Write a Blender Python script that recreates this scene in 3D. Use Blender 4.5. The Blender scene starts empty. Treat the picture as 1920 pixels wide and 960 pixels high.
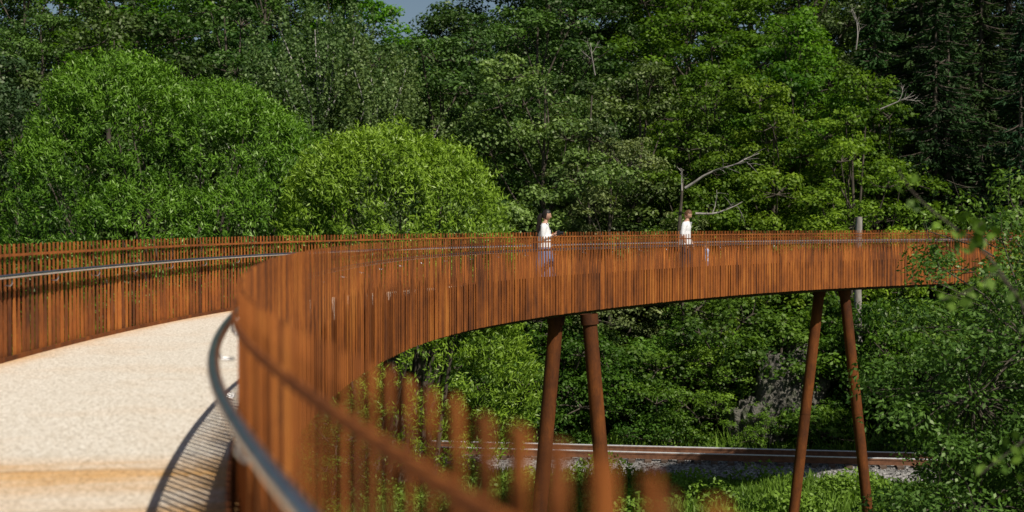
import bpy, math, random
import numpy as np
from mathutils import Vector, Matrix
rng = np.random.default_rng(7)
random.seed(7)
sc = bpy.context.scene
COL = sc.collection

# ------------------------------------------------------------------ materials
def newmat(name):
    m = bpy.data.materials.new(name); m.use_nodes = True
    nt = m.node_tree
    for n in list(nt.nodes): nt.nodes.remove(n)
    out = nt.nodes.new('ShaderNodeOutputMaterial')
    return m, nt, out
def N(nt, t, **kw):
    n = nt.nodes.new(t)
    for k, v in kw.items():
        if k in n.inputs.keys(): n.inputs[k].default_value = v
        else: setattr(n, k, v)
    return n
def ramp(nt, stops):
    r = nt.nodes.new('ShaderNodeValToRGB')
    e = r.color_ramp.elements
    e[0].position, e[0].color = stops[0][0], (*stops[0][1], 1)
    e[1].position, e[1].color = stops[-1][0], (*stops[-1][1], 1)
    for p, c in stops[1:-1]:
        k = e.new(p); k.color = (*c, 1)
    return r
def noise_mat(name, stops, scale=5, detail=6, rough=.8, bump=.2, bscale=None, metallic=0, coords='Object', stretch=None, spec=.3, bdist=.02):
    m, nt, out = newmat(name)
    b = N(nt, 'ShaderNodeBsdfPrincipled', Roughness=rough, Metallic=metallic)
    b.inputs['Specular IOR Level'].default_value = spec
    tc = N(nt, 'ShaderNodeTexCoord')
    src = tc.outputs[coords]
    if stretch:
        mp = N(nt, 'ShaderNodeMapping'); mp.inputs['Scale'].default_value = stretch
        nt.links.new(src, mp.inputs['Vector']); src = mp.outputs[0]
    nz = N(nt, 'ShaderNodeTexNoise', Scale=scale, Detail=detail, Roughness=.6)
    nt.links.new(src, nz.inputs['Vector'])
    r = ramp(nt, stops); nt.links.new(nz.outputs['Fac'], r.inputs[0])
    nt.links.new(r.outputs[0], b.inputs['Base Color'])
    if bump:
        nb = N(nt, 'ShaderNodeTexNoise', Scale=bscale or scale*4, Detail=5)
        nt.links.new(src, nb.inputs['Vector'])
        bp = N(nt, 'ShaderNodeBump', Strength=bump, Distance=bdist)
        nt.links.new(nb.outputs['Fac'], bp.inputs['Height'])
        nt.links.new(bp.outputs[0], b.inputs['Normal'])
    nt.links.new(b.outputs[0], out.inputs[0])
    return m

def leaf_mat(name, dark, light, trans=.35, gloss=.04, grough=.5, k=1.5):
    dark = tuple(x*k for x in dark); light = tuple(x*k for x in light)
    m, nt, out = newmat(name)
    at = N(nt, 'ShaderNodeAttribute', attribute_name='tint')
    tc = N(nt, 'ShaderNodeTexCoord')
    oi = N(nt, 'ShaderNodeObjectInfo')
    nz = N(nt, 'ShaderNodeTexNoise', Scale=.45, Detail=3)
    nt.links.new(tc.outputs['Object'], nz.inputs['Vector'])
    a = N(nt, 'ShaderNodeMath', operation='MULTIPLY_ADD'); a.inputs[1].default_value = .8; a.inputs[2].default_value = -.4
    nt.links.new(nz.outputs['Fac'], a.inputs[0])
    s = N(nt, 'ShaderNodeMath', operation='ADD'); nt.links.new(at.outputs['Fac'], s.inputs[0]); nt.links.new(a.outputs[0], s.inputs[1])
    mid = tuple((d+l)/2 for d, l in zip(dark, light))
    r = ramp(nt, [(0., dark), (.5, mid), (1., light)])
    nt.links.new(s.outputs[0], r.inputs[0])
    mx = N(nt, 'ShaderNodeMix', data_type='RGBA', blend_type='MULTIPLY'); mx.inputs[0].default_value = 1
    nt.links.new(r.outputs[0], mx.inputs[6]); nt.links.new(oi.outputs['Color'], mx.inputs[7])
    col = mx.outputs[2]
    d = N(nt, 'ShaderNodeBsdfDiffuse'); t = N(nt, 'ShaderNodeBsdfTranslucent'); g = N(nt, 'ShaderNodeBsdfGlossy', Roughness=grough)
    g.inputs['Color'].default_value = (.85, .88, .65, 1)
    nt.links.new(col, d.inputs['Color'])
    br = N(nt, 'ShaderNodeMix', data_type='RGBA', blend_type='MULTIPLY'); br.inputs[0].default_value = 1
    br.inputs[7].default_value = (1.25, 1.3, .5, 1)
    nt.links.new(col, br.inputs[6]); nt.links.new(br.outputs[2], t.inputs['Color'])
    m1 = N(nt, 'ShaderNodeMixShader', Fac=trans); nt.links.new(d.outputs[0], m1.inputs[1]); nt.links.new(t.outputs[0], m1.inputs[2])
    m2 = N(nt, 'ShaderNodeMixShader', Fac=gloss); nt.links.new(m1.outputs[0], m2.inputs[1]); nt.links.new(g.outputs[0], m2.inputs[2])
    nt.links.new(m2.outputs[0], out.inputs[0])
    return m

def corten_mat(name, mul=1.0):
    m, nt, out = newmat(name)
    b = N(nt, 'ShaderNodeBsdfPrincipled', Roughness=.8); b.inputs['Specular IOR Level'].default_value = .2
    tc = N(nt, 'ShaderNodeTexCoord')
    mp = N(nt, 'ShaderNodeMapping'); mp.inputs['Scale'].default_value = (1, 1, .3)
    nt.links.new(tc.outputs['Object'], mp.inputs['Vector'])
    n0 = N(nt, 'ShaderNodeTexNoise', Scale=.55, Detail=4, Roughness=.6); nt.links.new(tc.outputs['Object'], n0.inputs['Vector'])
    n1 = N(nt, 'ShaderNodeTexNoise', Scale=4.0, Detail=9, Roughness=.7); nt.links.new(mp.outputs[0], n1.inputs['Vector'])
    n2 = N(nt, 'ShaderNodeTexNoise', Scale=70, Detail=4); nt.links.new(mp.outputs[0], n2.inputs['Vector'])
    at = N(nt, 'ShaderNodeAttribute', attribute_name='tint')
    def ma(a_, k_, c_):
        q = N(nt, 'ShaderNodeMath', operation='MULTIPLY_ADD'); q.inputs[1].default_value = k_
        nt.links.new(a_, q.inputs[0])
        if isinstance(c_, float): q.inputs[2].default_value = c_
        else: nt.links.new(c_, q.inputs[2])
        return q.outputs[0]
    s = ma(n1.outputs['Fac'], 1.1, ma(n2.outputs['Fac'], .3, ma(at.outputs['Fac'], .45, ma(n0.outputs['Fac'], 1.0, -.94))))
    c = lambda *v: tuple(x*mul for x in v)
    r = ramp(nt, [(.15, c(.08, .028, .012)), (.42, c(.19, .059, .015)), (.62, c(.31, .094, .019)), (.85, c(.42, .15, .03))])
    nt.links.new(s, r.inputs[0]); nt.links.new(r.outputs[0], b.inputs['Base Color'])
    bp = N(nt, 'ShaderNodeBump', Strength=.3, Distance=.004); nt.links.new(n2.outputs['Fac'], bp.inputs['Height']); nt.links.new(bp.outputs[0], b.inputs['Normal'])
    nt.links.new(b.outputs[0], out.inputs[0])
    return m

M_corten = corten_mat('weathering_steel', 1.0)
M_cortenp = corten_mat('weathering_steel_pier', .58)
M_cortend = corten_mat('weathering_steel_dark', .7)
M_steel = noise_mat('brushed_steel', [(.3, (.42, .43, .45)), (.7, (.6, .61, .63))], 8, rough=.28, bump=.05, metallic=1.0)
M_bark = noise_mat('bark', [(.3, (.035, .028, .02)), (.7, (.12, .1, .075))], 6, rough=.95, bump=.5, stretch=(1, 1, .25))
M_birchbark = noise_mat('birch_bark', [(.38, (.06, .05, .04)), (.5, (.32, .3, .27)), (.7, (.45, .43, .39))], 4, rough=.85, stretch=(.6, .6, 2.5))
M_dead = noise_mat('dead_wood', [(.3, (.16, .14, .12)), (.7, (.4, .37, .33))], 5, rough=.9, stretch=(1, 1, .3))
M_rock = noise_mat('rock', [(.35, (.03, .03, .024)), (.5, (.13, .12, .1)), (.6, (.045, .055, .028)), (.72, (.16, .15, .125))], 2.2, rough=.95, bump=1, bscale=5, bdist=.2)
M_ballast = noise_mat('ballast_gravel', [(.35, (.07, .065, .06)), (.5, (.22, .21, .195)), (.65, (.42, .4, .37))], 9, detail=3, rough=.95, bump=1, bscale=11, bdist=.1)
M_sleeper = noise_mat('sleeper_wood', [(.3, (.07, .045, .03)), (.7, (.16, .11, .08))], 6, rough=.9)
M_railrust = noise_mat('rail_rust', [(.3, (.11, .05, .028)), (.7, (.22, .1, .05))], 6, rough=.8)
M_railhead = noise_mat('rail_head', [(.3, (.62, .62, .62)), (.7, (.8, .8, .8))], 6, rough=.45, metallic=.2, bump=0)
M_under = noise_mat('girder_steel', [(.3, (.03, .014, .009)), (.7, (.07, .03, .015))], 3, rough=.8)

# ------------------------------------------------------------------ mesh builder
class B:
    def __init__(s): s.V=[]; s.Q=[]; s.M=[]; s.T=[]; s.n=0; s.S=[]
    def add(s, V, Q, mat=0, tint=.5, smooth=False):
        V = np.asarray(V, float).reshape(-1, 3); Q = np.asarray(Q, int).reshape(-1, 4)
        s.V.append(V); s.Q.append(Q+s.n); s.n += len(V)
        s.M.append(np.full(len(Q), mat)); s.S.append(np.full(len(Q), smooth))
        s.T.append(np.broadcast_to(np.asarray(tint, float), (len(V),)).copy())
    def tube(s, path, rad, mat=0, n=7, tint=.5, smooth=True):
        P = np.asarray(path, float); k = len(P)
        R = np.broadcast_to(np.asarray(rad, float), (k,))
        T = np.gradient(P, axis=0); T /= np.linalg.norm(T, axis=1)[:, None]+1e-9
        ref = np.array([0, 0, 1.]) if abs(T[:, 2]).mean() < .8 else np.array([1., 0, 0])
        A = np.cross(T, ref); A /= np.linalg.norm(A, axis=1)[:, None]+1e-9
        Bn = np.cross(T, A)
        an = np.linspace(0, 2*np.pi, n, endpoint=False)
        V = P[:, None]+R[:, None, None]*(np.cos(an)[None, :, None]*A[:, None]+np.sin(an)[None, :, None]*Bn[:, None])
        Q = []
        for i in range(k-1):
            for j in range(n):
                j2 = (j+1) % n
                Q.append((i*n+j, i*n+j2, (i+1)*n+j2, (i+1)*n+j))
        s.add(V, Q, mat, tint, smooth)
    def box(s, c, size, rz=0, mat=0, tint=.5, taper=1.):
        x, y, z = [v/2 for v in size]
        V = np.array([(-x,-y,-z),(x,-y,-z),(x,y,-z),(-x,y,-z),(-x*taper,-y*taper,z),(x*taper,-y*taper,z),(x*taper,y*taper,z),(-x*taper,y*taper,z)])
        cr, sr = math.cos(rz), math.sin(rz)
        V = V@np.array([[cr, sr, 0],[-sr, cr, 0],[0,0,1]])+np.array(c)
        s.add(V, [(0,3,2,1),(4,5,6,7),(0,1,5,4),(1,2,6,5),(2,3,7,6),(3,0,4,7)], mat, tint)
    def leaves(s, C, Nn, L, W, mat=1, tint=.5, axis=None, fold=0):
        C = np.asarray(C); n = len(C)
        Nn = Nn/(np.linalg.norm(Nn, axis=1)[:, None]+1e-9)
        if axis is None: axis = rng.normal(size=(n, 3))
        U = axis-(axis*Nn).sum(1)[:, None]*Nn
        U /= np.linalg.norm(U, axis=1)[:, None]+1e-9
        W_ = np.cross(Nn, U)
        L = np.broadcast_to(L, (n,))[:, None]/2; W = np.broadcast_to(W, (n,))[:, None]/2
        V = np.stack([C-U*L, C+W_*W-U*L*.1, C+U*L, C-W_*W-U*L*.1], 1)
        Q = np.arange(4*n).reshape(n, 4)
        s.add(V, Q, mat, np.repeat(np.broadcast_to(tint, (n,)), 4))
    def mesh(s, name, mats):
        V = np.concatenate(s.V); Q = np.concatenate(s.Q); M = np.concatenate(s.M); T = np.concatenate(s.T); S = np.concatenate(s.S)
        me = bpy.data.meshes.new(name)
        me.vertices.add(len(V)); me.vertices.foreach_set('co', V.astype(np.float32).ravel())
        me.loops.add(4*len(Q)); me.loops.foreach_set('vertex_index', Q.astype(np.int32).ravel())
        me.polygons.add(len(Q)); me.polygons.foreach_set('loop_start', (np.arange(len(Q))*4).astype(np.int32))
        me.polygons.foreach_set('loop_total', np.full(len(Q), 4, np.int32))
        me.polygons.foreach_set('material_index', M.astype(np.int32))
        me.polygons.foreach_set('use_smooth', S.astype(bool))
        a = me.attributes.new('tint', 'FLOAT', 'POINT'); a.data.foreach_set('value', T.astype(np.float32))
        for m in mats: me.materials.append(m)
        me.update(); me.validate()
        return me
def obj(name, me, parent=None, loc=(0,0,0), rz=0, scale=1, color=None):
    o = bpy.data.objects.new(name, me); COL.objects.link(o)
    o.location = loc; o.rotation_euler = (0, 0, rz)
    o.scale = (scale,)*3 if np.isscalar(scale) else scale
    if color: o.color = (*color, 1)
    if parent: o.parent = parent
    return o
def empty(name, loc=(0,0,0), rz=0):
    o = bpy.data.objects.new(name, None); COL.objects.link(o); o.location = loc; o.rotation_euler = (0,0,rz); return o

# ------------------------------------------------------------------ terrain
def sm(t): t = np.clip(t, 0, 1); return t*t*(3-2*t)
def hz(x, y):
    x = np.asarray(x, float); y = np.asarray(y, float)
    z = -8.05+sm((y-60-.04*x)/62)*18+np.clip(y-122, 0, 400)*.12
    z = z+sm((-12-y)/10)*7.3*sm((40-np.abs(x-6))/20)
    z = z+sm((x-52)/10)*7.3*sm((70-y)/20)
    amp = sm((np.abs(y-55)-6)/10)
    z = z+amp*(.35*np.sin(x*.31+1.3)*np.cos(y*.27)+.15*np.sin(x*.9)*np.sin(y*.8+2))
    return z
gx = np.concatenate([np.linspace(-700, -70, 20), np.linspace(-66, 80, 140), np.linspace(90, 700, 20)])
gy = np.concatenate([np.linspace(-500, -34, 20), np.linspace(-30, 140, 160), np.linspace(150, 900, 25)])
X, Y = np.meshgrid(gx, gy, indexing='ij')
Vg = np.stack([X, Y, hz(X, Y)], -1).reshape(-1, 3)
ny = len(gy); ii, jj = np.meshgrid(np.arange(len(gx)-1), np.arange(ny-1), indexing='ij')
a = (ii*ny+jj).ravel()
b = B(); b.add(Vg, np.stack([a, a+ny, a+ny+1, a+1], 1), 0, .5, True)
M_ground = noise_mat('meadow_ground', [(.3, (.025, .045, .014)), (.5, (.05, .1, .022)), (.7, (.09, .085, .04))], .5, rough=1, bump=.6, bscale=5, bdist=.1)
obj('ground', b.mesh('ground', [M_ground]))

# ------------------------------------------------------------------ bridge path
pts = np.array([(12, -36), (8.2, -24), (4.9, -12), (2.2, -4), (.62, 0), (.17, 1.33), (-.25, 2.57), (-.95, 5), (-1.52, 8.2), (-1.92, 12), (-2.03, 15.5),
  (-1.85, 20), (-1.35, 23.8), (-.6, 26.7), (.45, 29.4), (2.35, 33.1), (4.9, 37.2), (8.5, 41.7), (12.4, 45.2), (18, 48.8), (25, 51.2), (34, 52), (46, 50), (62, 45)])
def catmull(P, k=40):
    out = []
    for i in range(1, len(P)-2):
        p0, p1, p2, p3 = P[i-1], P[i], P[i+1], P[i+2]
        d0, d1, d2 = [np.linalg.norm(q) for q in (p1-p0, p2-p1, p3-p2)]
        m1 = ((p2-p1)/d1*d0+(p1-p0)/d0*d1)/(d0+d1)*d1
        m2 = ((p3-p2)/d2*d1+(p2-p1)/d1*d2)/(d1+d2)*d1
        t = np.linspace(0, 1, k, endpoint=False)[:, None]
        out.append((2*t**3-3*t**2+1)*p1+(t**3-2*t**2+t)*m1+(-2*t**3+3*t**2)*p2+(t**3-t**2)*m2)
    return np.concatenate(out)
def resample(P, step):
    s = np.concatenate([[0], np.cumsum(np.linalg.norm(np.diff(P, axis=0), axis=1))])
    t = np.arange(0, s[-1], step)
    return np.stack([np.interp(t, s, P[:, i]) for i in range(P.shape[1])], 1)
PIT = .072
right = resample(catmull(pts), PIT)
kk = np.exp(-.5*(np.arange(-36, 37)/13.)**2); kk /= kk.sum()
pad = np.concatenate([right[:1]+(right[:1]-right[1:37][::-1]), right, right[-1:]+(right[-1:]-right[-37:-1][::-1])])
right = np.stack([np.convolve(pad[:, i], kk, 'valid') for i in range(2)], 1)
def frames(P):
    T = np.gradient(P, axis=0); T /= np.linalg.norm(T, axis=1)[:, None]
    return T, np.stack([-T[:, 1], T[:, 0]], 1)   # left normal
T, NL = frames(right)
WID = 3.35
left = resample(right+NL*WID, PIT)
footbridge = empty('footbridge')

def fins(P, side, top, name):
    T, NL = frames(P); b = B(); out = -NL*side
    n = len(P)
    wig = rng.random(n)
    slow = np.convolve(rng.random(n+40), np.ones(41)/41, 'valid')*3-1
    grp = np.repeat(rng.random(n//3+2), 3)[:n]
    for i in range(n):
        p = P[i]; yaw = rng.normal(0, .1)+(.2 if i % 2 else -.12)
        t = T[i]; c, s = math.cos(yaw), math.sin(yaw)
        t = np.array([t[0]*c-t[1]*s, t[0]*s+t[1]*c]); o = np.array([-t[1], t[0]])
        off = out[i]*(.009 if i % 2 else -.005)
        q = p+off
        za = .2+.42*(.6*grp[i]+.4*wig[i])**1.2; zb = .62+.26*rng.random(); tp = top+rng.normal(0, .003)
        lv = [(-.5+rng.normal(0, .003), PIT+.004), (za, PIT+.002), (zb, .024), (tp, .019)]
        V = []
        for z, w in lv:
            for a_, b_ in ((-1,-1),(1,-1),(1,1),(-1,1)):
                v = q+t*a_*w/2+o*b_*.004
                V.append((v[0], v[1], z))
        Q = []
        for k in range(3):
            for j in range(4):
                j2 = (j+1) % 4
                Q.append((k*4+j, k*4+j2, k*4+4+j2, k*4+4+j))
        Q.append((12, 13, 14, 15)); Q.append((3, 2, 1, 0))
        b.add(V, Q, 0, float(np.clip(.5+rng.normal(0, .26)+(slow[i]-.5)*.5, 0, 1)))
    inn = -out
    for z, h in ((top-.118, .028),):
        c0 = P+inn*.028
        vv = []
        for dx, dz in ((-.008, -h/2), (.008, -h/2), (.008, h/2), (-.008, h/2)):
            w = c0+inn*dx; vv.append(np.column_stack([w, np.full(n, z+dz)]))
        V = np.stack(vv, 1).reshape(-1, 3)
        idx = np.arange(n-1)*4
        Q = np.concatenate([np.stack([idx+j, idx+(j+1) % 4, idx+4+(j+1) % 4, idx+4+j], 1) for j in range(4)])
        b.add(V, Q, 0, .55)
    return obj(name, b.mesh(name, [M_corten]), footbridge)
fins(right, 1, 1.19, 'right_railing_fins')
fins(left, -1, 1.235, 'left_railing_fins')
def handrail(P, inn_sign, name, z=.9, off=.11):
    T, NL = frames(P); b = B(); c = P+NL*inn_sign*off
    P3 = np.column_stack([c, np.full(len(c), z)])[::6]
    b.tube(P3, .024, 0, 12)
    for i in range(8, len(P), 21):
        a0 = np.array([*(P[i]+NL[i]*inn_sign*.035), z-.1]); a1 = np.array([*c[i], z-.1]); a2 = np.array([*c[i], z-.02])
        b.tube([a0, a1-(a1-a0)*.25, a1+(a2-a1)*.3, a2], .008, 0, 6)
    obj(name, b.mesh(name, [M_steel]), footbridge)
handrail(right, 1, 'right_handrail'); handrail(left, -1, 'left_handrail')

# deck
m, nt, out = newmat('deck_aggregate')
bs = N(nt, 'ShaderNodeBsdfPrincipled', Roughness=.9); bs.inputs['Specular IOR Level'].default_value = .2
tc = N(nt, 'ShaderNodeTexCoord'); uv = N(nt, 'ShaderNodeUVMap'); uv.uv_map = 'uv'
sp = N(nt, 'ShaderNodeSeparateXYZ'); nt.links.new(uv.outputs[0], sp.inputs[0])
def L(a_, b_): nt.links.new(a_, b_)
def MA(op, a_, b_=None, c_=None, clamp=False):
    n_ = nt.nodes.new('ShaderNodeMath'); n_.operation = op; n_.use_clamp = clamp
    for k_, v_ in enumerate((a_, b_, c_)):
        if v_ is None: continue
        if isinstance(v_, (int, float)): n_.inputs[k_].default_value = v_
        else: L(v_, n_.inputs[k_])
    return n_.outputs[0]
f1 = N(nt, 'ShaderNodeTexNoise', Scale=26, Detail=5, Roughness=.9); L(tc.outputs['Object'], f1.inputs['Vector'])
vo = N(nt, 'ShaderNodeTexVoronoi', Scale=60); L(tc.outputs['Object'], vo.inputs['Vector'])
spk = MA('MULTIPLY_ADD', vo.outputs['Color'], .36, MA('MULTIPLY', f1.outputs['Fac'], .78))
r1 = ramp(nt, [(.36, (.27, .205, .135)), (.46, (.54, .465, .35)), (.6, (.73, .655, .54)), (.74, (.88, .83, .73))]); L(spk, r1.inputs[0])
f2 = N(nt, 'ShaderNodeTexNoise', Scale=.8, Detail=5, Roughness=.6); L(tc.outputs['Object'], f2.inputs['Vector'])
mp = N(nt, 'ShaderNodeMapping'); mp.inputs['Scale'].default_value = (.5, 4, 1); L(uv.outputs[0], mp.inputs['Vector'])
f3 = N(nt, 'ShaderNodeTexNoise', Scale=1.6, Detail=5, Roughness=.65); L(mp.outputs[0], f3.inputs['Vector'])
de = MA('MINIMUM', sp.outputs['X'], MA('SUBTRACT', WID, sp.outputs['X']))
edge = MA('POWER', MA('SUBTRACT', 1.0, MA('DIVIDE', de, MA('MULTIPLY_ADD', f2.outputs['Fac'], .9, .02)), clamp=True), 1.6)
SY = sp.outputs['Y']
def band(c_, w_):
    return MA('SUBTRACT', 1.0, MA('DIVIDE', MA('ABSOLUTE', MA('SUBTRACT', SY, c_)), w_), clamp=True)
bands = MA('MULTIPLY', MA('ADD', MA('ADD', band(8.7, .8), band(7.2, .9)), band(5.0, 1.8), clamp=True), MA('MULTIPLY_ADD', f3.outputs['Fac'], 2.8, -.65, clamp=True), clamp=True)
patch = MA('MULTIPLY_ADD', f2.outputs['Fac'], 1.0, -.5, clamp=True)
st = MA('ADD', MA('ADD', MA('MULTIPLY', edge, .8), MA('MULTIPLY', bands, 1.2)), patch, clamp=True)
mx = N(nt, 'ShaderNodeMix', data_type='RGBA', blend_type='MULTIPLY'); L(st, mx.inputs[0]); L(r1.outputs[0], mx.inputs[6]); mx.inputs[7].default_value = (.92, .6, .29, 1)
jn = MA('MAXIMUM', MA('GREATER_THAN', band(8.9, .014), .01), MA('GREATER_THAN', band(7.7, .012), .01))
mx2 = N(nt, 'ShaderNodeMix', data_type='RGBA'); L(MA('MULTIPLY', jn, .55), mx2.inputs[0]); L(mx.outputs[2], mx2.inputs[6]); mx2.inputs[7].default_value = (.16, .1, .06, 1)
L(mx2.outputs[2], bs.inputs['Base Color'])
bp = N(nt, 'ShaderNodeBump', Strength=.7, Distance=.008); L(spk, bp.inputs['Height']); L(bp.outputs[0], bs.inputs['Normal'])
L(bs.outputs[0], out.inputs[0]); M_deck = m
R2 = right[::4]; T2, N2 = frames(R2); nx = 9
s_al = np.concatenate([[0], np.cumsum(np.linalg.norm(np.diff(R2, axis=0), axis=1))])
i0 = int(np.argmin(np.hypot(R2[:, 0]-.62, R2[:, 1]))); s_al -= s_al[i0]
V = []; UV = []
for j in range(nx):
    u = .03+(WID-.06)*j/(nx-1)
    w = R2+N2*u; V.append(np.column_stack([w, np.zeros(len(w))])); UV.append(np.column_stack([np.full(len(w), u), s_al]))
V = np.stack(V, 1); UV = np.stack(UV, 1).reshape(-1, 2); n = len(R2)
ii, jj = np.meshgrid(np.arange(n-1), np.arange(nx-1), indexing='ij'); a = (ii*nx+jj).ravel()
Q = np.stack([a, a+nx, a+nx+1, a+1], 1)[:, ::-1]
b = B(); b.add(V, Q, 0)
me = b.mesh('deck_surface', [M_deck])
ul = me.uv_layers.new(name='uv'); li = np.zeros(len(me.loops), np.int32); me.loops.foreach_get('vertex_index', li)
ul.data.foreach_set('uv', UV[li].astype(np.float32).ravel())
obj('deck_surface', me, footbridge)
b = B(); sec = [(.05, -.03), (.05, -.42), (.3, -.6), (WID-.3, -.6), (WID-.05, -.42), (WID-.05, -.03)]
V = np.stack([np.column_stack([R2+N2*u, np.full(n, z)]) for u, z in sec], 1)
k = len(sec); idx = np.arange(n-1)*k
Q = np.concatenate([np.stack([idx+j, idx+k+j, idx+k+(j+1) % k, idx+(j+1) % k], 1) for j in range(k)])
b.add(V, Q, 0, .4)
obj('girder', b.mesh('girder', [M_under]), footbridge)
b = B()
for u, kh in ((.055, .33), (WID-.055, .05)):
    V = np.stack([np.column_stack([R2+N2*(u+du), np.full(n, z)]) for du, z in ((-.008, -.02), (.008, -.02), (.008, kh), (-.008, kh))], 1)
    idx = np.arange(n-1)*4
    b.add(V, np.concatenate([np.stack([idx+j, idx+(j+1) % 4, idx+4+(j+1) % 4, idx+4+j], 1) for j in range(4)]), 0, .4)
obj('kerb_plates', b.mesh('kerb_plates', [M_cortend]), footbridge)
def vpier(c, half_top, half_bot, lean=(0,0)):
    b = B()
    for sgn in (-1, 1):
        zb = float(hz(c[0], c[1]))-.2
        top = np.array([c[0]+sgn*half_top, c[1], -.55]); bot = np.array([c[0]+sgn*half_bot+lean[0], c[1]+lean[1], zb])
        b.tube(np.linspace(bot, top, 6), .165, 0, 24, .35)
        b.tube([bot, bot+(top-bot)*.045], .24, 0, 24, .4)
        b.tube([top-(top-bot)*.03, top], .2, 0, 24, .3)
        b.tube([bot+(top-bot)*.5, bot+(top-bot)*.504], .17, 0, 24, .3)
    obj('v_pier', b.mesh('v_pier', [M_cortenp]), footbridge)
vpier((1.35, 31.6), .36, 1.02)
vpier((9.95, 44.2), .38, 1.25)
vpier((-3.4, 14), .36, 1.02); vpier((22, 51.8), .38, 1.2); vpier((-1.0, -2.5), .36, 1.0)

# ------------------------------------------------------------------ railway track
track = empty('railway_track')
def ty(x): return 56.4-.16*x
ang = math.atan(-.16)
xs = np.linspace(-70, 56, 64)
b = B()
prof = [(-3.4, -8.3), (-1.9, -7.72), (1.75, -7.72), (3.2, -8.3)]
nrm = np.array([-math.sin(ang), math.cos(ang)])
V = np.stack([np.column_stack([xs+nrm[0]*u, ty(xs)+nrm[1]*u, np.full(len(xs), z)+.03*np.sin(xs*1.7+u)]) for u, z in prof], 1)
idx = np.arange(len(xs)-1)*4
b.add(V, np.concatenate([np.stack([idx+j, idx+4+j, idx+5+j, idx+1+j], 1)[:, ::-1] for j in range(3)]), 0)
ns = 9000; sx = rng.uniform(-16, 24, ns); su = rng.uniform(-3.3, 3.0, ns)
sz = np.interp(su, [-3.4, -1.9, 1.75, 3.2], [-8.3, -7.72, -7.72, -8.3])+.03
C = np.column_stack([sx+nrm[0]*su, ty(sx)+nrm[1]*su, sz])
b.leaves(C, rng.normal(size=(ns, 3))+np.array([0, -.4, .8]), .11, .09, 0, .5)
obj('ballast', b.mesh('ballast', [M_ballast]), track)
b = B()
for x in np.arange(-69, 55, .62):
    b.box((x, ty(x), -7.69), (.25, 2.5, .14), ang, 0)
obj('sleepers', b.mesh('sleepers', [M_sleeper]), track)
b = B()
for u in (-.75, .75):
    for w, z0, z1, mt in ((.15, -7.62, -7.58, 0), (.05, -7.58, -7.45, 0), (.08, -7.45, -7.39, 0), (.07, -7.39, -7.355, 1)):
        for k_ in range(0, 12):
            xa = -69+k_*10.3; xc = xa+5.15
            b.box((xc+nrm[0]*u, ty(xc)+nrm[1]*u, (z0+z1)/2), (10.3/math.cos(ang), w, z1-z0), ang, mt)
obj('rails', b.mesh('rails', [M_railrust, M_railhead]), track)

# ------------------------------------------------------------------ vegetation
LM = {
 'alder': leaf_mat('alder_leaves', (.016, .036, .01), (.1, .145, .038), .25, .035, .5, 1.45),
 'beech': leaf_mat('beech_leaves', (.02, .052, .006), (.135, .205, .018), .38, .015, .5, 1.45),
 'birch': leaf_mat('birch_leaves', (.035, .06, .018), (.12, .165, .05), .3, .03, .5, 1.3),
 'willow': leaf_mat('willow_leaves', (.022, .06, .006), (.14, .225, .022), .3, .03, .45, 1.5),
 'spruce': leaf_mat('spruce_needles', (.006, .018, .007), (.025, .05, .016), .08, .01, .5, 1.3),
 'shrub': leaf_mat('shrub_leaves', (.015, .042, .007), (.1, .17, .02), .35, .02, .5, 1.4),
 'near': leaf_mat('sallow_leaves', (.02, .048, .01), (.09, .15, .03), .28, .03, .45, 1.4),
}
def rand_dirs(n):
    v = rng.normal(size=(n, 3)); return v/np.linalg.norm(v, axis=1)[:, None]
def clumps(b, centers, R, nleaf, L_, W_, tintc, flat=.75, upb=.5, mat=1, outward=None):
    for c, r, tt in zip(centers, R, tintc):
        n = max(8, int(nleaf*r*r))
        d = rand_dirs(n); d[:, 2] = np.where(d[:, 2] < -.3, -d[:, 2], d[:, 2])
        rr = r*(.45+.6*rng.random(n)**.6)
        C = c+d*rr[:, None]*np.array([1, 1, flat])
        nn = d*.8+rand_dirs(n)*.8+np.array([0, 0, upb])
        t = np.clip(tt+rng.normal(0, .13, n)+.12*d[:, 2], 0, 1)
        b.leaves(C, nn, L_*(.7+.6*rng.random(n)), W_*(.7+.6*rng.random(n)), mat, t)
def limb_paths(b, trunk_top, trunk_r, lobes, base=(0,0,0), mat=0, trunk_wob=.3):
    base = np.array(base, float); top = np.array(trunk_top, float)
    k = 9; t = np.linspace(0, 1, k)
    w = np.cumsum(rng.normal(0, trunk_wob/3, (k, 3)), 0)*np.array([1, 1, 0]); w -= w[0]
    P = base+(top-base)*t[:, None]+w
    b.tube(P, trunk_r*(1-.85*t), mat, 9)
    for c in lobes:
        a_ = float(np.clip((c[2]-base[2])/(top[2]-base[2])-.25, .1, .9))
        s = np.array([np.interp(a_, t, P[:, i]) for i in range(3)])
        e = np.array(c); m_ = (s+e)/2+np.array([0, 0, -.4])+rng.normal(0, .3, 3)
        tt = np.linspace(0, 1, 6)[:, None]
        pp = (1-tt)**2*s+2*tt*(1-tt)*m_+tt**2*e
        b.tube(pp, np.linspace(trunk_r*.35*(1-a_*.5), .03, 6), mat, 6)
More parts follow.
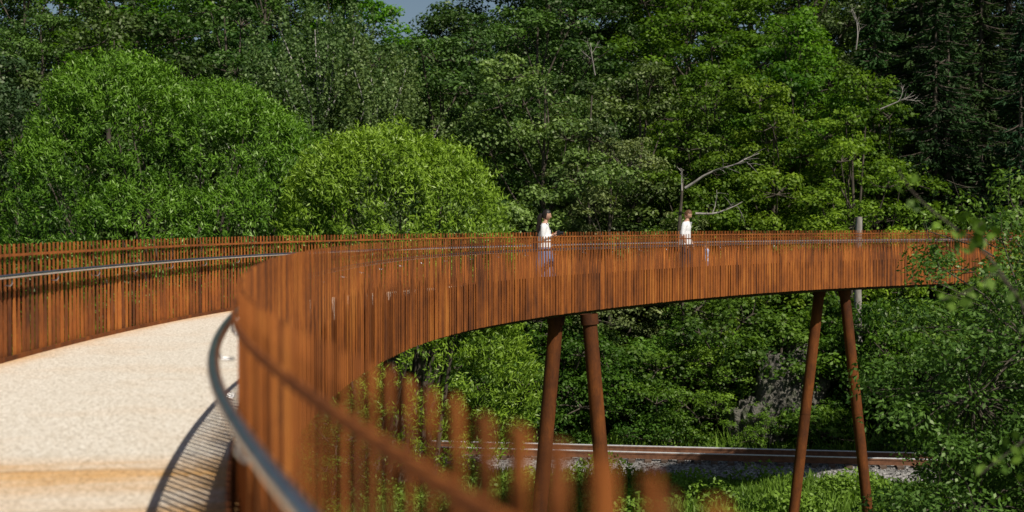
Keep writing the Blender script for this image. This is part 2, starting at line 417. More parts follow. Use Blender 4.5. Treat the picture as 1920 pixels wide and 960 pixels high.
def broadleaf(name, H=18, R=5.2, low=.12, nl=20, key='alder', L_=.2, W_=.13, sub=15, dens=190, bark=M_bark, shape=1.):
    b = B(); lobes = []; lr = []
    for i in range(nl):
        f = low+(1-low)*((i+.5)/nl)
        z = H*f
        prof = math.sin(math.pi*min(1, max(.12, (f-low)/(1-low)*.82+.16)))**.7
        rad = R*prof*(.35+.6*rng.random())*shape
        an = i*2.4+rng.normal(0, .4)
        lobes.append((rad*math.cos(an), rad*math.sin(an), z-.9)); lr.append((1.5+1.2*rng.random())*R/5.2*(.7+.4*prof))
    limb_paths(b, (rng.normal(0, .5), rng.normal(0, .5), H*.9), .24*H/18, lobes)
    for c, r in zip(lobes, lr):
        d = rand_dirs(sub); d[:, 2] = np.where(d[:, 2] < -.4, -d[:, 2], d[:, 2])
        C = np.array(c)+d*r*(.55+.5*rng.random(sub))[:, None]*np.array([1, 1, .72])
        rs = (.45+.4*rng.random(sub))*r/2
        tb = .47+rng.normal(0, .14)
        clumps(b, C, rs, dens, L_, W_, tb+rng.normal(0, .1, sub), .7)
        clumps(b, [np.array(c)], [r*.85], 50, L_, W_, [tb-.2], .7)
        for q in C[::2]:
            b.tube([c, (np.array(c)+q)/2+rng.normal(0, .1, 3), q], [.035, .025, .012], 0, 4)
    return b.mesh(name, [bark, LM[key]])
def birch(name, H=18, R=3.6):
    b = B(); lobes = []
    for i in range(40):
        f = .22+.76*i/40; rad = R*math.sin(math.pi*min(1, (1-f)*.9+.18))**.8*(.25+.75*rng.random()); an = i*2.4
        lobes.append((rad*math.cos(an), rad*math.sin(an), H*f))
    limb_paths(b, (.3, .2, H*.93), .15, lobes, trunk_wob=.2)
    for c in lobes:
        for s_ in range(18):
            st_ = np.array(c)+rng.normal(0, .55, 3); ln = .8+1.6*rng.random(); k_ = int(ln*34)
            t = rng.random(k_)
            sway = rng.normal(0, .18, 2)
            C = st_+np.stack([sway[0]*t+rng.normal(0, .09, k_), sway[1]*t+rng.normal(0, .09, k_), -ln*t+.3], 1)
            b.leaves(C, rand_dirs(k_)+np.array([0, 0, .15]), .15, .11, 1, np.clip(.5+rng.normal(0, .2, k_), 0, 1))
    return b.mesh(name, [M_birchbark, LM['birch']])
def spruce(name, H=22, R=4.4):
    b = B(); b.tube([(0,0,0),(0,0,H*.5),(0,0,H)], [.28, .16, .03], 0, 8)
    nb_ = int(H*13)
    for i in range(nb_):
        f = rng.random()**1.15; z = H*(.05+.95*f)
        an = rng.random()*6.28; Lb = R*(1-f)**.8*(.6+.6*rng.random())+.25
        d = np.array([math.cos(an), math.sin(an)])
        t = np.linspace(0, 1, 5); dr = .25+.25*rng.random()
        P = np.column_stack([d[0]*Lb*t, d[1]*Lb*t, z-dr*Lb*t+.18*Lb*t**2.5])
        b.tube(P, np.linspace(.035, .01, 5), 0, 4)
        m_ = int(26*Lb)+6; u = rng.random(m_)**.8
        C = np.stack([np.interp(u, t, P[:, q]) for q in range(3)], 1)
        side = np.array([-d[1], d[0], 0])*((rng.random(m_)-.5)*(.7*(1-u)+.25))[:, None]*min(1.3, Lb*.6)
        C = C+side+np.array([0, 0, -1])*(rng.random(m_)*.35)[:, None]
        ax = np.array([d[0], d[1], -.6])+side*1.5+rng.normal(0, .4, (m_, 3))
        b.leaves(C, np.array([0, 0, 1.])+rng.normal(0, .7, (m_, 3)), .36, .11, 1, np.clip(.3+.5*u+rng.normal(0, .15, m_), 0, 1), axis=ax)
    return b.mesh(name, [M_bark, LM['spruce']])
def willow(name, lobes, origin, total=90000, seedt=.5):
    b = B(); o = np.array(origin, float)
    Ls = [(np.array(l[:3])-o, np.array(l[3:6])) for l in lobes]
    for c, r in Ls:
        tgt = c+np.array([0, 0, r[2]*.3])
        for k_ in range(6):
            e = tgt+rng.normal(0, .35, 3)*r*.8
            s = np.array([rng.normal(0, .5), rng.normal(0, .3), 0]); m_ = s*.6+e*.4+np.array([0, 0, 1.])
            tt = np.linspace(0, 1, 6)[:, None]
            b.tube((1-tt)**2*s+2*tt*(1-tt)*m_+tt**2*e, np.linspace(.12, .02, 6), 0, 6)
    area = np.array([r[0]*r[2] for c, r in Ls]); area /= area.sum()
    for (c, r), a_ in zip(Ls, area):
        nt_ = int(total*a_/26); d = rand_dirs(nt_); d[:, 2] = np.where(d[:, 2] < -.55, -d[:, 2], d[:, 2])
        bump = 1+.05*np.sin(d[:, 0]*7+c[0])*np.sin(d[:, 1]*6+1)*np.cos(d[:, 2]*8)+.025*rng.normal(size=nt_)
        inner = rng.random(nt_) < .25
        C0 = c+d*r*bump[:, None]*(1-np.where(inner, .3, .07)*rng.random(nt_))[:, None]
        keep = np.ones(nt_, bool)
        for c2, r2 in Ls:
            if c2 is c: continue
            keep &= (((C0-c2)/(r2*.88))**2).sum(1) > 1
        C0 = C0[keep]; d = d[keep]
        for q, dd in zip(C0, d):
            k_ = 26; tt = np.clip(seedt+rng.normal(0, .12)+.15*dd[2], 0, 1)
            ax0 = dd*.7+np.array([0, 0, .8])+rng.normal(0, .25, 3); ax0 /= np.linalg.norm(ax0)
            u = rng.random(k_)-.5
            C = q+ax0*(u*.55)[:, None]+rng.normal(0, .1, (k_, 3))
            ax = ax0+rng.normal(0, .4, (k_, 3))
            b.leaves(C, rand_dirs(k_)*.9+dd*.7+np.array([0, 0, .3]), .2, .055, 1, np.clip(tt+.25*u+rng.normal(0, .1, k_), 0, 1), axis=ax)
    return b.mesh(name, [M_bark, LM['willow']])

w1 = [(-14.9, 54, 3.9, 3.4, 3.2, 4.0), (-11.2, 54, 3.1, 3.6, 3.2, 3.7), (-8.9, 53.5, 1.6, 2.4, 2.6, 3.9), (-13.4, 51.6, .1, 2.9, 2.2, 3.0), (-16.8, 52.8, 1.4, 2.0, 2.4, 3.6),
      (-10.2, 51.8, .2, 2.6, 2, 2.9), (-12.5, 54, -3.4, 6.2, 4, 4.8)]
w2 = [(-4.6, 51, .8, 3.2, 2.9, 4.2), (-2.5, 51, .5, 2.5, 2.5, 3.8), (-6.2, 50.6, .5, 2.1, 2.4, 3.9), (-1.5, 50.5, -1.2, 1.6, 2, 3.6), (-4.2, 49.4, -1.1, 2.5, 1.8, 2.9), (-3.6, 51, -4.4, 4.6, 3.2, 4.2)]
obj('willow_tree', willow('willow_a', w1, (-12.5, 54, -8), 190000, .44), loc=(-12.5, 54, -8.05), color=(.8, .96, .8))
obj('willow_tree', willow('willow_b', w2, (-3.8, 51, -8), 125000, .6), loc=(-3.8, 51, -8.05), color=(1.14, 1.1, .95))

AL = [broadleaf('alder_%d' % i, 18, 5.2, key='alder') for i in range(3)]
BE = [broadleaf('beech_%d' % i, 18, 4.4, low=.06, nl=24, key='beech', L_=.2, W_=.14) for i in range(2)]
BI = [birch('birch_m')]
SP = [spruce('spruce_m%d' % i) for i in range(2)]
SH = [broadleaf('shrub_%d' % i, 6, 3.6, low=.1, nl=13, key='shrub', L_=.17, W_=.11, sub=14, dens=230) for i in range(2)]
def put(name, meshes, x, y, h, base_h, color=(1,1,1), wide=1.):
    me = meshes[int(rng.integers(len(meshes)))]; s = h/base_h
    return obj(name, me, loc=(x, y, float(hz(x, y))-.15), rz=rng.random()*6.28, scale=(s*wide, s*wide, s), color=color)
def v(c, j=.18):
    g = 1+rng.normal(0, j*.5)
    return tuple(float(q*g*(1+rng.normal(0, j*.35))) for q in c)
F = [
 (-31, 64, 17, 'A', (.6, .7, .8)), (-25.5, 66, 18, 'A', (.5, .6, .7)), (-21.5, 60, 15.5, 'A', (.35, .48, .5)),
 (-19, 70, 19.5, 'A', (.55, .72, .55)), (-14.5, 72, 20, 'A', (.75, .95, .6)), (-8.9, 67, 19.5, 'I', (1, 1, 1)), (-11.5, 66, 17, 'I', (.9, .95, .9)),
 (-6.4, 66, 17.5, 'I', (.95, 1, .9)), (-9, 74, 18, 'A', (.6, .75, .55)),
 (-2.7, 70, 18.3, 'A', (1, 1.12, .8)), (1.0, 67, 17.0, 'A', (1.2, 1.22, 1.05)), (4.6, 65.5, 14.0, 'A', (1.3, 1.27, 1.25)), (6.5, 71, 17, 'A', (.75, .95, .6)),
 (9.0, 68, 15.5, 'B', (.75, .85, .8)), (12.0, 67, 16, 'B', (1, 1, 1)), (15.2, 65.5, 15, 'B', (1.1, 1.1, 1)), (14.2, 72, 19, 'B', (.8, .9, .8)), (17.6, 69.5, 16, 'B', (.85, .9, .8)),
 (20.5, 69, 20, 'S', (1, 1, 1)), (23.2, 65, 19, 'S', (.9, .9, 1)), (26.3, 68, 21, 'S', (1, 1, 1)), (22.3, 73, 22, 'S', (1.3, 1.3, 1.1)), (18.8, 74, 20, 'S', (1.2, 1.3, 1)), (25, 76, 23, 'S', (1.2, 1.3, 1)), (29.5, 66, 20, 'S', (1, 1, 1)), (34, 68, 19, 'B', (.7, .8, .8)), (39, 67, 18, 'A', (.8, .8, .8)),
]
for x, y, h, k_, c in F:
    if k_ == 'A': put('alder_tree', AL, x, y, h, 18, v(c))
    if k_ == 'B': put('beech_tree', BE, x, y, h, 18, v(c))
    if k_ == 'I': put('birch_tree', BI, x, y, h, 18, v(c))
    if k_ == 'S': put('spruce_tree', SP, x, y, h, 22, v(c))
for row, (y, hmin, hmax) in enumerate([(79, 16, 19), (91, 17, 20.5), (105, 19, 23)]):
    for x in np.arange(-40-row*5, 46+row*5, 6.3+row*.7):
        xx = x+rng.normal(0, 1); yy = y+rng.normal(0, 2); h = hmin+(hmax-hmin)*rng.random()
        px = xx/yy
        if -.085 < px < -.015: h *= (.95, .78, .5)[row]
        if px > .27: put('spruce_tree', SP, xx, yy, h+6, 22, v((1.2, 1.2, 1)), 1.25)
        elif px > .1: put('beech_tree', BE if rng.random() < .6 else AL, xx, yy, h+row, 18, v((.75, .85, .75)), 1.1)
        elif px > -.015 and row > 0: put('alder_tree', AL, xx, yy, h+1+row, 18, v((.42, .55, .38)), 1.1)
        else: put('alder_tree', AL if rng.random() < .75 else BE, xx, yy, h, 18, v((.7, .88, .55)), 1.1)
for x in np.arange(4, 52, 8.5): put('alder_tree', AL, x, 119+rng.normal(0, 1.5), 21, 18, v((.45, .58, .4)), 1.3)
# understory
for x in np.arange(-24, 40, 2.8):
    xx = x+rng.normal(0, .5); c = (1.1, 1.1, 1) if 5 < xx < 14 else (.65, .78, .68)
    put('hazel_shrub', SH, xx, ty(xx)+6.0+rng.random()*1.6, 4+rng.random()*3.2, 6, v(c, .3), 1.)
for x, y, h, c in [(8.6, 60.5, 4.6, (1.4, 1.35, 1)), (6.7, 60.5, 4.6, (1.1, 1.15, .9)), (-1, 61, 5, (.6, .7, .6)), (-6, 46.5, 4, (.6, .7, .5)), (2.5, 61, 6, (.7, .85, .7)), (14.9, 58.6, 6.9, (.8, .95, .7)), (4.9, 61, 4.6, (.7, .9, .7)), (-9, 44, 4.5, (.6, .8, .6)), (-13, 40, 4, (.8, .9, .8)),
   (10.2, 58.6, 2.4, (1.3, 1.35, .9)), (12.9, 58.3, 2.6, (.9, 1.05, .7)), (12.1, 61.8, 6.4, (1.0, 1.1, .8)), (14.6, 61.2, 6.0, (.7, .85, .7))]:
    put('hazel_shrub', SH, x, y, h, 6, c, .8 if h > 6.5 else 1.)

# big sallow on the right, closer
def sallow():
    b = B(); lobes = [(0, 0, 7.6, 2.3), (-1.0, -.3, 6.7, 1.5), (2.2, .4, 8.0, 2.0), (-1.0, -.6, 5.0, 1.5), (-.6, -1.0, 3.4, 1.9), (.9, -1.2, 5.4, 1.9), (-.2, -.7, 1.9, 1.9), (1.8, -1.2, 2.6, 2.1), (3.2, -.6, 5.2, 2.0), (3.6, .2, 2.6, 2.3), (.8, .9, 4.0, 2.4), (4.6, .6, 7.2, 2.0), (4.6,0,4.4,2)]
    limb_paths(b, (.6, .2, 7.4), .13, [l[:3] for l in lobes])
    for x, y, z, r in lobes:
        k_ = 40; d = rand_dirs(k_); C = np.array([x, y, z])+d*r*(.5+.55*rng.random(k_))[:, None]*np.array([1, 1, .85])
        tb = .47+rng.normal(0, .1)
        clumps(b, C, (.35+.25*rng.random(k_)), 800, .095, .045, tb+rng.normal(0, .13, k_), .9, .3)
        for q in C:
            b.tube([(x, y, z), ((x+q[0])/2, (y+q[1])/2, (z+q[2])/2+.1), q+d[0]*.1, q+rng.normal(0,.25,3)+np.array([0,0,.3])], [.02, .014, .008, .004], 0, 4)
            u = rng.random(14)[:, None]; C2 = q+u*(rng.normal(0, .22, 3)+np.array([0, 0, .55]))
            b.leaves(C2+rng.normal(0, .03, (14, 3)), rand_dirs(14), .09, .04, 1, .65)
    return b.mesh('sallow_m', [M_bark, LM['near']])
SA = sallow()
obj('sallow_tree', SA, loc=(8.2, 22.5, -8.0), color=(.95, 1.08, .85))
obj('sallow_tree', SA, loc=(9.9, 27.0, -7.6), rz=.3, scale=1.05, color=(1.5, 1.5, .85))

# thin young birch beside the deck with an overhanging sprig
b = B()
b.tube([(3.9, 8.2, -8.1), (3.8, 8.0, -4), (3.6, 7.7, -1), (3.75, 7.5, 2.2), (3.9, 7.4, 4.6)], [.07, .055, .04, .028, .008], 0, 8)
def spray(path, r0, nlf, size, spread):
    P = np.array(path, float); t = np.linspace(0, 1, len(P))
    u = np.linspace(0, 1, 14); PP = np.stack([np.interp(u, t, P[:, q]) for q in range(3)], 1)
    PP[1:-1] = (PP[:-2]+PP[1:-1]*2+PP[2:])/4
    b.tube(PP, np.linspace(r0, .0025, 14), 0, 5)
    uu = .12+.88*rng.random(nlf); C = np.stack([np.interp(uu, u, PP[:, q]) for q in range(3)], 1)+rng.normal(0, spread, (nlf, 3))
    b.leaves(C+np.array([0, 0, -.02]), rand_dirs(nlf)+np.array([0, -.6, .5]), size, size*.62, 1, np.clip(.6+rng.normal(0, .2, nlf), 0, 1))
spray([(3.65, 7.7, -.6), (2.9, 7.3, .6), (2.5, 7.05, 1.1), (2.32, 7, 1.34), (2.1, 7, 1.48), (1.95, 7, 1.62), (1.9, 7, 1.72)], .012, 34, .07, .035)
spray([(2.5, 7.05, 1.1), (2.38, 7, 1.22), (2.25, 6.98, 1.12), (2.1, 6.95, 1.08)], .005, 24, .075, .03)
spray([(2.32, 7, 1.34), (2.3, 6.95, 1.46), (2.26, 6.9, 1.44)], .005, 16, .075, .03)
spray([(2.9, 7.3, .6), (2.6, 7.2, .35), (2.35, 7.1, .2)], .005, 30, .065, .06)
spray([(3.3, 7.5, 0), (2.8, 7.2, -.1), (2.4, 7.1, -.35)], .006, 40, .065, .08)
spray([(3.7, 7.6, 1.5), (3.1, 7.4, 1.9), (2.75, 7.3, 1.7)], .006, 30, .065, .07)
for z in (2.2, 2.8, 3.4, 4.0):
    an = z*7; spray([(3.8, 7.5, z), (3.8+.5*math.cos(an)+.2, 7.5+.5*math.sin(an), z+.3), (4.0+.9*math.cos(an), 7.5+.9*math.sin(an), z+.1)], .006, 40, .065, .08)
obj('young_birch_tree', b.mesh('young_birch', [M_bark, LM['shrub']]), color=(1.2, 1.2, 1.1))

# dead limbs emerging from the foliage (dark trunk, pale bare limbs)
def branchy(b, p, d, Ln, r, depth):
    k_ = 6; P = [np.array(p, float)]; d = np.array(d, float)
    for i in range(k_):
        d = d+rng.normal(0, .17, 3); d /= np.linalg.norm(d); P.append(P[-1]+d*Ln/k_)
    b.tube(P, np.linspace(r, r*.3, k_+1), 1, 6)
    if depth > 0:
        for i in range(3):
            j = int(rng.integers(2, k_)); nd = d+rng.normal(0, .55, 3)
            branchy(b, P[j], nd/np.linalg.norm(nd), Ln*.5, r*.45, depth-1)
def dead(x, y, ztop, limbs, r=.16):
    b = B(); z0 = float(hz(x, y))-.2
    P = [(x, y, z0), (x+.15, y, z0+(ztop-z0)*.4), (x-.1, y+.1, z0+(ztop-z0)*.75), (x+.1, y, ztop)]
    b.tube(P, [r, r*.8, r*.6, r*.3], 0, 8)
    for p, d, Ln, rr in limbs: branchy(b, p, d, Ln, rr, 2)
    obj('dead_tree', b.mesh('dead_tree', [M_bark, M_dead]))
dead(7.4, 62.5, 3.4, [((7.5, 61.6, 3.0), (.85, -.1, .6), 2.8, .07), ((7.9, 61.3, 1.9), (.95, -.1, .3), 2.2, .06), ((7.4, 62, 2.9), (-.3, 0, .8), 1.0, .04)])
dead(3.6, 66.0, 7.4, [((3.6, 61.8, 7.9), (-.2, -.2, .9), 1.4, .04)], .1)
dead(16.4, 66.5, 6.0, [((15.9, 61.5, 6.4), (.7, -.3, .4), 1.6, .04), ((14.9, 61.8, 9), (.2, -.2, .9), 1.8, .035)], .1)
b = B(); b.tube([(14.5, 59.6, -8.2), (14.55, 59.6, -4), (14.48, 59.6, 0), (14.52, 59.6, 1.0), (14.55, 59.6, 1.75)], [.2, .17, .15, .15, .13], 0, 9)
obj('broken_snag', b.mesh('broken_snag', [M_dead]))

# rock outcrop on the bank
def rock(x, y, z, s, seed):
    import bmesh
    bm = bmesh.new(); bmesh.ops.create_icosphere(bm, subdivisions=5, radius=1)
    r_ = np.random.default_rng(seed); K = r_.normal(size=(10, 3))*3.4; ph = r_.random(10)*6
    for vv in bm.verts:
        p = np.array(vv.co); f = 1+sum(.09*abs(math.sin(float(K[i]@p)+ph[i])) for i in range(10))-.4
        p = np.round(p*f*3)/3*.22+p*f*.78
        vv.co = Vector(p*np.array(s))
    me = bpy.data.meshes.new('rock'); bm.to_mesh(me); bm.free(); me.materials.append(M_rock)
    obj('rock_outcrop', me, loc=(x, y, z))
rock(11.3, 59.5, -5.9, (1.0, .9, 1.5), 1); rock(12.2, 59.9, -5.4, (.9, .9, 1.4), 2); rock(10.3, 59.4, -7.0, (1.1, 1, 1.0), 3)

# grass and low plants, one mass
b = B(); n = 90000
gxv = rng.uniform(-14, 26, n); gyv = rng.uniform(40, 63, n)
dt = (gyv-ty(gxv)); keep = (np.abs(dt) > 2.9)
gxv, gyv = gxv[keep], gyv[keep]; gz = hz(gxv, gyv); n = len(gxv)
patchy = .5+.5*np.sin(gxv*.9+np.sin(gyv*.7)*2)*np.cos(gyv*.8+gxv*.3)
h = (.18+.35*rng.random(n))*(.6+.8*patchy)
tall = (dt[keep] > 0)&(dt[keep] < 4.2)&(rng.random(n) < .35); h = np.where(tall, h*2.1, h)
C = np.column_stack([gxv, gyv, gz+h*.45])
ax = np.column_stack([rng.normal(0, .3, n), rng.normal(0, .3, n), np.ones(n)])
nn = np.column_stack([rng.normal(0, 1, n), rng.normal(0, 1, n), rng.normal(0, .3, n)+.2])
b.leaves(C, nn, h, .05+.05*rng.random(n), 0, np.clip(np.where(tall, .9, .35+.4*patchy)+rng.normal(0, .15, n), 0, 1), axis=ax)
n2 = 60000; gxv = rng.uniform(-14, 24, n2); gyv = rng.uniform(38, 53.5, n2)
k2 = np.abs(gyv-ty(gxv)) > 3.3; gxv, gyv = gxv[k2], gyv[k2]; n2 = len(gxv)
pz = np.maximum(0, np.sin(gxv*1.1+1)*np.cos(gyv*.9)+.35)
C = np.column_stack([gxv, gyv, hz(gxv, gyv)+.1+.75*pz*rng.random(n2)**.5])
b.leaves(C, rand_dirs(n2)+np.array([0, 0, .9]), .17, .1, 0, np.clip(.5+.3*pz+rng.normal(0, .18, n2), 0, 1))
M_grass = leaf_mat('grass_blades', (.03, .07, .01), (.15, .25, .03), .3, .02, .5, 1.2)
obj('grass', b.mesh('grass', [M_grass]))

# ------------------------------------------------------------------ people
def flat(name, c, rough=.8, c2=None):
    c2 = c2 or tuple(x*.85 for x in c)
    return noise_mat(name, [(.3, c2), (.7, c)], 12, rough=rough, bump=.1)
M_skin = flat('skin', (.5, .29, .2), .55); M_shirt = flat('white_cotton', (.8, .8, .79)); M_dark = flat('dark_cloth', (.03, .03, .04))
M_blue = flat('blue_cloth', (.16, .2, .33)); M_hairk = flat('dark_hair', (.018, .013, .01), .5); M_hairb = flat('brown_hair', (.13, .065, .03), .55)
M_shoe = flat('shoe_leather', (.05, .04, .035), .6); M_black = flat('black_plastic', (.02, .02, .022), .4); M_lb = flat('pale_blue_cotton', (.45, .57, .8)); M_eye = flat('eye', (.03, .02, .015), .2)
def skin_obj(name, J, E, root, parent, matfn, mats, sub=2):
    names = list(J); me = bpy.data.meshes.new(name)
    me.from_pydata([J[k][0] for k in names], [(names.index(a_), names.index(c_)) for a_, c_ in E], [])
    o = bpy.data.objects.new(name+'_tmp', me); COL.objects.link(o)
    md = o.modifiers.new('s', 'SKIN'); md.use_smooth_shade = True
    for i, k in enumerate(names):
        r = J[k][1]; sv = me.skin_vertices[0].data[i]; sv.radius = (r, r) if np.isscalar(r) else r; sv.use_root = (k == root)
    ss = o.modifiers.new('u', 'SUBSURF'); ss.levels = sub; ss.render_levels = sub
    dg = bpy.context.evaluated_depsgraph_get(); dg.update()
    m2 = bpy.data.meshes.new_from_object(o.evaluated_get(dg)); m2.name = name
    bpy.data.objects.remove(o)
    m2.materials.clear()
    for m_ in mats: m2.materials.append(m_)
    for p in m2.polygons: p.material_index = matfn(p.center); p.use_smooth = True
    return obj(name, m2, parent)
def lathe(name, prof, parent, mat, n=28, sq=(1, 1), off=(0, 0), fold=0):
    b = B(); an = np.linspace(0, 2*np.pi, n, endpoint=False); V = []
    for z, r in prof:
        rr = r*(1+fold*np.sin(an*7)*(1 if r > .2 else .3)); V.append(np.column_stack([off[0]+rr*sq[0]*np.cos(an), off[1]+rr*sq[1]*np.sin(an), np.full(n, z)]))
    V = np.concatenate(V); Q = []
    for i in range(len(prof)-1):
        for j in range(n): Q.append((i*n+j, i*n+(j+1) % n, (i+1)*n+(j+1) % n, (i+1)*n+j))
    b.add(V, Q, 0, .5, True); return obj(name, b.mesh(name, [mat]), parent)
def head(parent, c, s, tilt, hairmat, longhair):
    import bmesh
    def shell(nm, fn, mats, keep=None, mi=None):
        bm = bmesh.new(); bmesh.ops.create_uvsphere(bm, u_segments=40, v_segments=28, radius=1)
        for v_ in bm.verts: v_.co = Vector(fn(v_.co.copy()))
        if keep:
            bmesh.ops.delete(bm, geom=[v_ for v_ in bm.verts if not keep(v_.co)], context='VERTS')
        for f_ in bm.faces: f_.smooth = True
        me = bpy.data.meshes.new(nm); bm.to_mesh(me); bm.free()
        for m_ in mats: me.materials.append(m_)
        o = obj(nm, me, parent); o.matrix_local = Matrix.Translation(c) @ Matrix.Rotation(tilt, 4, 'Y') @ Matrix.Scale(s, 4); return o
    def face(p):
        x, y, z = p; g = lambda a_, b_, w: math.exp(-((y-a_)**2+(z-b_)**2)/w)
        jaw = 1-.28*max(0, -z)**1.2
        X = x*.092*(1 if x > 0 else 1.08); Y_ = y*.075*jaw; Z = z*.118
        if x > 0:
            X += .024*g(0, -.12, .018)+.01*g(0, .08, .02)-.008*g(.36, .08, .02)-.008*g(-.36, .08, .02)+.007*g(0, -.45, .012)+.012*g(0, -.85, .06)
        return (X, Y_, Z)
    shell('head', face, [M_skin])
    def hair(p):
        x, y, z = p; return (x*.102-.008, y*.086, z*.126+.008)
    hk = shell('hair', hair, [hairmat], keep=(lambda q: (q.x < .02 and q.z > (-.09 if longhair else -.04)) or q.z > .055+.25*max(0, q.x-.03)))
    for sy in (-1, 1):
        bm = bmesh.new(); bmesh.ops.create_uvsphere(bm, u_segments=12, v_segments=8, radius=1)
        for v_ in bm.verts: v_.co = Vector((v_.co.x*.018-.004, v_.co.y*.009+sy*.079, v_.co.z*.03-.005))
        me = bpy.data.meshes.new('ear'); bm.to_mesh(me); bm.free(); me.materials.append(M_skin)
        o = obj('ear', me, parent); o.matrix_local = hk.matrix_local
        bm = bmesh.new(); bmesh.ops.create_uvsphere(bm, u_segments=10, v_segments=8, radius=.011)
        for v_ in bm.verts: v_.co += Vector((.078, sy*.028, .009))
        me = bpy.data.meshes.new('eye'); bm.to_mesh(me); bm.free(); me.materials.append(M_eye)
        o = obj('eye', me, parent); o.matrix_local = hk.matrix_local
    bm = bmesh.new(); bmesh.ops.create_uvsphere(bm, u_segments=10, v_segments=6, radius=1)
    for v_ in bm.verts: v_.co = Vector((v_.co.x*.008+.089, v_.co.y*.024, v_.co.z*.007-.056))
    me = bpy.data.meshes.new('mouth'); bm.to_mesh(me); bm.free(); me.materials.append(flat('lips', (.35, .12, .1)))
    o = obj('mouth', me, parent); o.matrix_local = hk.matrix_local
def hand(parent, w, d, palm_n, side):
    w = Vector(w); d = Vector(d).normalized(); pn = Vector(palm_n).normalized(); s_ = d.cross(pn).normalized()
    J = {'w': (w, .022), 'p': (w+d*.05, (.03, .018)), 'k': (w+d*.08, (.03, .014))}; E = [('w', 'p'), ('p', 'k')]
    skin_obj('palm', J, E, 'p', parent, lambda c_: 0, [M_skin], 1)
    for i, (o_, ln) in enumerate(((-.027, .072), (-.009, .082), (.009, .077), (.026, .06))):
        a0 = w+d*.07+s_*o_; a1 = w+d*.095+s_*o_*1.1; a2 = a1+(d*.85+pn*.5)*ln*.45; a3 = a2+(d*.4+pn*.9)*ln*.35; a4 = a3+(d*.05+pn)*ln*.22
        J = {str(k_): (p_, r_) for k_, (p_, r_) in enumerate(((a0, .009), (a1, .009), (a2, .0085), (a3, .008), (a4, .006)))}
        skin_obj('finger_%d' % (i+1), J, [('0', '1'), ('1', '2'), ('2', '3'), ('3', '4')], '0', parent, lambda c_: 0, [M_skin], 1)
    t0 = w+d*.025+s_*side*.018; t1 = t0+(d*.5+s_*side*.8)*.035; t2 = t1+(d*.8+s_*side*.3+pn*.5)*.03; t3 = t2+(d*.8+pn*.5)*.022
    skin_obj('thumb', {'0': (t0, .012), '1': (t1, .011), '2': (t2, .009), '3': (t3, .007)}, [('0', '1'), ('1', '2'), ('2', '3')], '0', parent, lambda c_: 0, [M_skin], 1)

def person(name, loc, rz, arms, shirt, legs, hair, longhair, tilt, sleeve, shirt_low=.92, scale=1., head_s=1.0, lean=0., bulk=1.15):
    P = empty(name, loc, rz); P.scale = (scale,)*3
    J = {'pelvis': ((0, 0, .95), (.13, .155)), 'spine': ((0, 0, 1.12), (.12, .145)), 'chest': ((lean, 0, 1.29), (.13, .165)), 'nb': ((lean, 0, 1.42), .075), 'neck': ((lean+.015, 0, 1.49), .05), 'hb': ((lean+.03, 0, 1.56), .05)}
    E = [('pelvis', 'spine'), ('spine', 'chest'), ('chest', 'nb'), ('nb', 'neck'), ('neck', 'hb')]
    for nm, sy in (('R', -1), ('L', 1)):
        el, wr = arms[nm]
        J['sh'+nm] = ((lean, sy*.17, 1.385), .065*bulk); J['el'+nm] = (el, .045*bulk); J['wr'+nm] = (wr, .027)
        J['hip'+nm] = ((0, sy*.09, .88), .09); J['kn'+nm] = ((.02+.03*sy, sy*.1, .5), .065); J['an'+nm] = ((-.02+.04*sy, sy*.1, .09), .042); J['to'+nm] = ((.14+.04*sy, sy*.115, .04), .036)
        E += [('nb', 'sh'+nm), ('sh'+nm, 'el'+nm), ('el'+nm, 'wr'+nm), ('pelvis', 'hip'+nm), ('hip'+nm, 'kn'+nm), ('kn'+nm, 'an'+nm), ('an'+nm, 'to'+nm)]
    def mf(c):
        if c.z < .1: return 3
        for nm in 'RL':
            el, wr = Vector(arms[nm][0]), Vector(arms[nm][1]); ax = wr-el; t = (c-el).dot(ax)/ax.length_squared
            dist = (c-el-ax*t).length
            if t > sleeve and t < 1.4 and dist < .06: return 0
        if c.z > 1.465: return 0
        if c.z > shirt_low: return 1
        return 2
    skin_obj('body', J, E, 'pelvis', P, mf, [M_skin, shirt, legs, M_shoe])
    head(P, (lean+.045, 0, 1.64), head_s, tilt, hair, longhair)
    for nm, sy in (('R', -1), ('L', 1)):
        el, wr = Vector(arms[nm][0]), Vector(arms[nm][1]); d = (wr-el).normalized()
        pn = Vector((0, -sy, 0)) if abs(d.z) > .6 else Vector((0, -sy*.9, -.3))
        hand(P, wr, d, (pn-d*pn.dot(d)), sy)
    lathe('shirt_hem', [(shirt_low-.06, .185), (shirt_low+.06, .175), (shirt_low+.18, .16), (shirt_low+.32, .15)], P, shirt, sq=(.88, 1.05))
    lathe('collar', [(1.43, .085), (1.475, .062)], P, shirt, off=(lean+.005, 0))
    return P
W = person('woman', (.72, 31.3, 0), math.radians(-8), {'R': ((-.02, -.21, 1.12), (.2, -.1, 1.22)), 'L': ((-.0, .21, 1.12), (.2, .07, 1.2))}, M_shirt, M_skin, M_hairk, True, .28, .8, 1.0, 1.0)
lathe('skirt', [(.3, .27), (.5, .24), (.8, .2), (.98, .175), (1.04, .16)], W, M_blue, 42, (.85, 1.05), fold=.06)
b = B(); b.tube([(-.07, 0, 1.68), (-.11, 0, 1.6), (-.12, .01, 1.5), (-.15, .02, 1.38), (-.145, .02, 1.26), (-.13, .02, 1.18)], [.04, .06, .05, .045, .03, .01], 0, 10)
obj('ponytail', b.mesh('ponytail', [M_hairk]), W)
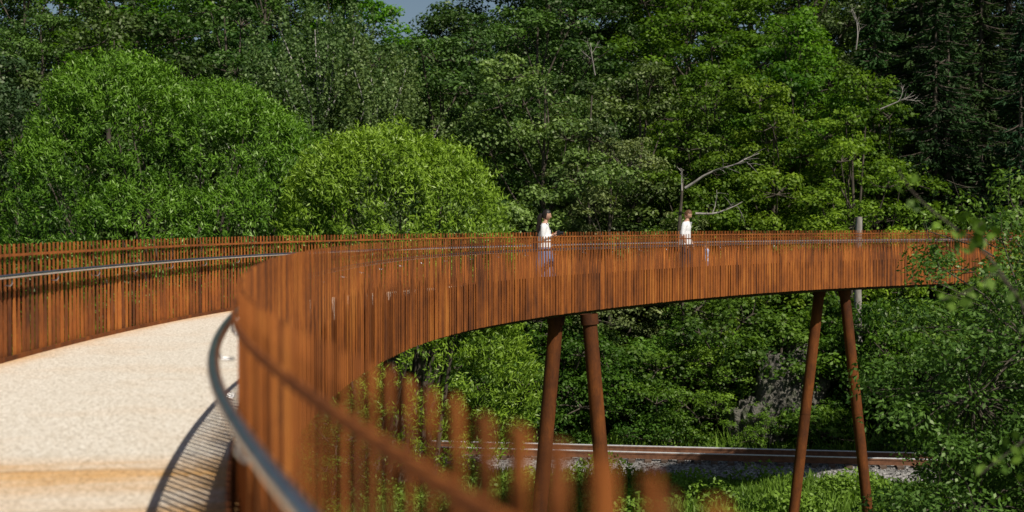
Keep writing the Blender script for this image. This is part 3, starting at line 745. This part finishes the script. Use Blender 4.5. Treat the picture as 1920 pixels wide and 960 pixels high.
b = B(); b.tube([(.13, .1, 1.15), (.14, .08, 1.3), (.05, -.1, 1.455), (-.07, -.15, 1.39), (-.15, -.12, 1.2), (-.17, -.05, 1.02)], .016, 0, 6); b.box((-.2, .0, .97), (.09, .24, .2), 0, 0)
obj('shoulder_bag', b.mesh('shoulder_bag', [M_black]), W)
b = B(); b.box((.31, -.02, 1.25), (.06, .14, .09), 0, 0); b.tube([(.34, -.02, 1.25), (.42, -.02, 1.25)], .034, 0, 16); b.box((.31, -.02, 1.305), (.05, .05, .025), 0, 0, taper=.8)
obj('camera_in_hands', b.mesh('camera_in_hands', [M_black]), W)
Mn = person('man', (4.78, 39.2, 0), math.radians(-25), {'R': ((.0, -.25, 1.12), (.1, -.25, .88)), 'L': ((-.02, .24, 1.12), (.12, .2, .9))}, M_shirt, M_dark, M_hairb, False, .5, .15, .9, 1.04, lean=.03, bulk=1.3)
Kd = person('child', (5.42, 39.6, 0), math.radians(200), {'R': ((.02, -.22, 1.12), (.08, -.23, .9)), 'L': ((.02, .22, 1.12), (.1, .22, .9))}, M_lb, M_blue, M_hairb, False, .1, .3, .85, .52, head_s=1.5)

# ------------------------------------------------------------------ light, sky, camera
w = bpy.data.worlds.new('World'); sc.world = w; w.use_nodes = True; nt = w.node_tree
sky = nt.nodes.new('ShaderNodeTexSky'); sky.sky_type = 'NISHITA'; sky.sun_disc = False
ldir = Vector((-.64, .9, -1.22)).normalized()
el = math.asin(-ldir.z); az = math.atan2(-ldir.x, -ldir.y)
sky.sun_elevation = el; sky.sun_rotation = az
bg = nt.nodes['Background']; nt.links.new(sky.outputs[0], bg.inputs[0]); bg.inputs[1].default_value = .055
sl = bpy.data.lights.new('sun', 'SUN'); sl.energy = 5.0; sl.angle = math.radians(.5); sl.color = (1, .94, .85)
so = bpy.data.objects.new('sun', sl); COL.objects.link(so); so.rotation_euler = ldir.to_track_quat('-Z', 'Y').to_euler()
cd = bpy.data.cameras.new('camera'); cd.lens = 50; cd.sensor_width = 36; cd.clip_end = 3000; cd.clip_start = .05
co = bpy.data.objects.new('camera', cd); COL.objects.link(co); co.location = (0, 0, 1.45)
co.rotation_euler = (math.radians(90-1.29), 0, 0)
cd.dof.use_dof = True; cd.dof.focus_distance = 36; cd.dof.aperture_fstop = 1.8
sc.camera = co
sc.view_settings.view_transform = 'Standard'; sc.view_settings.look = 'None'; sc.view_settings.exposure = 0
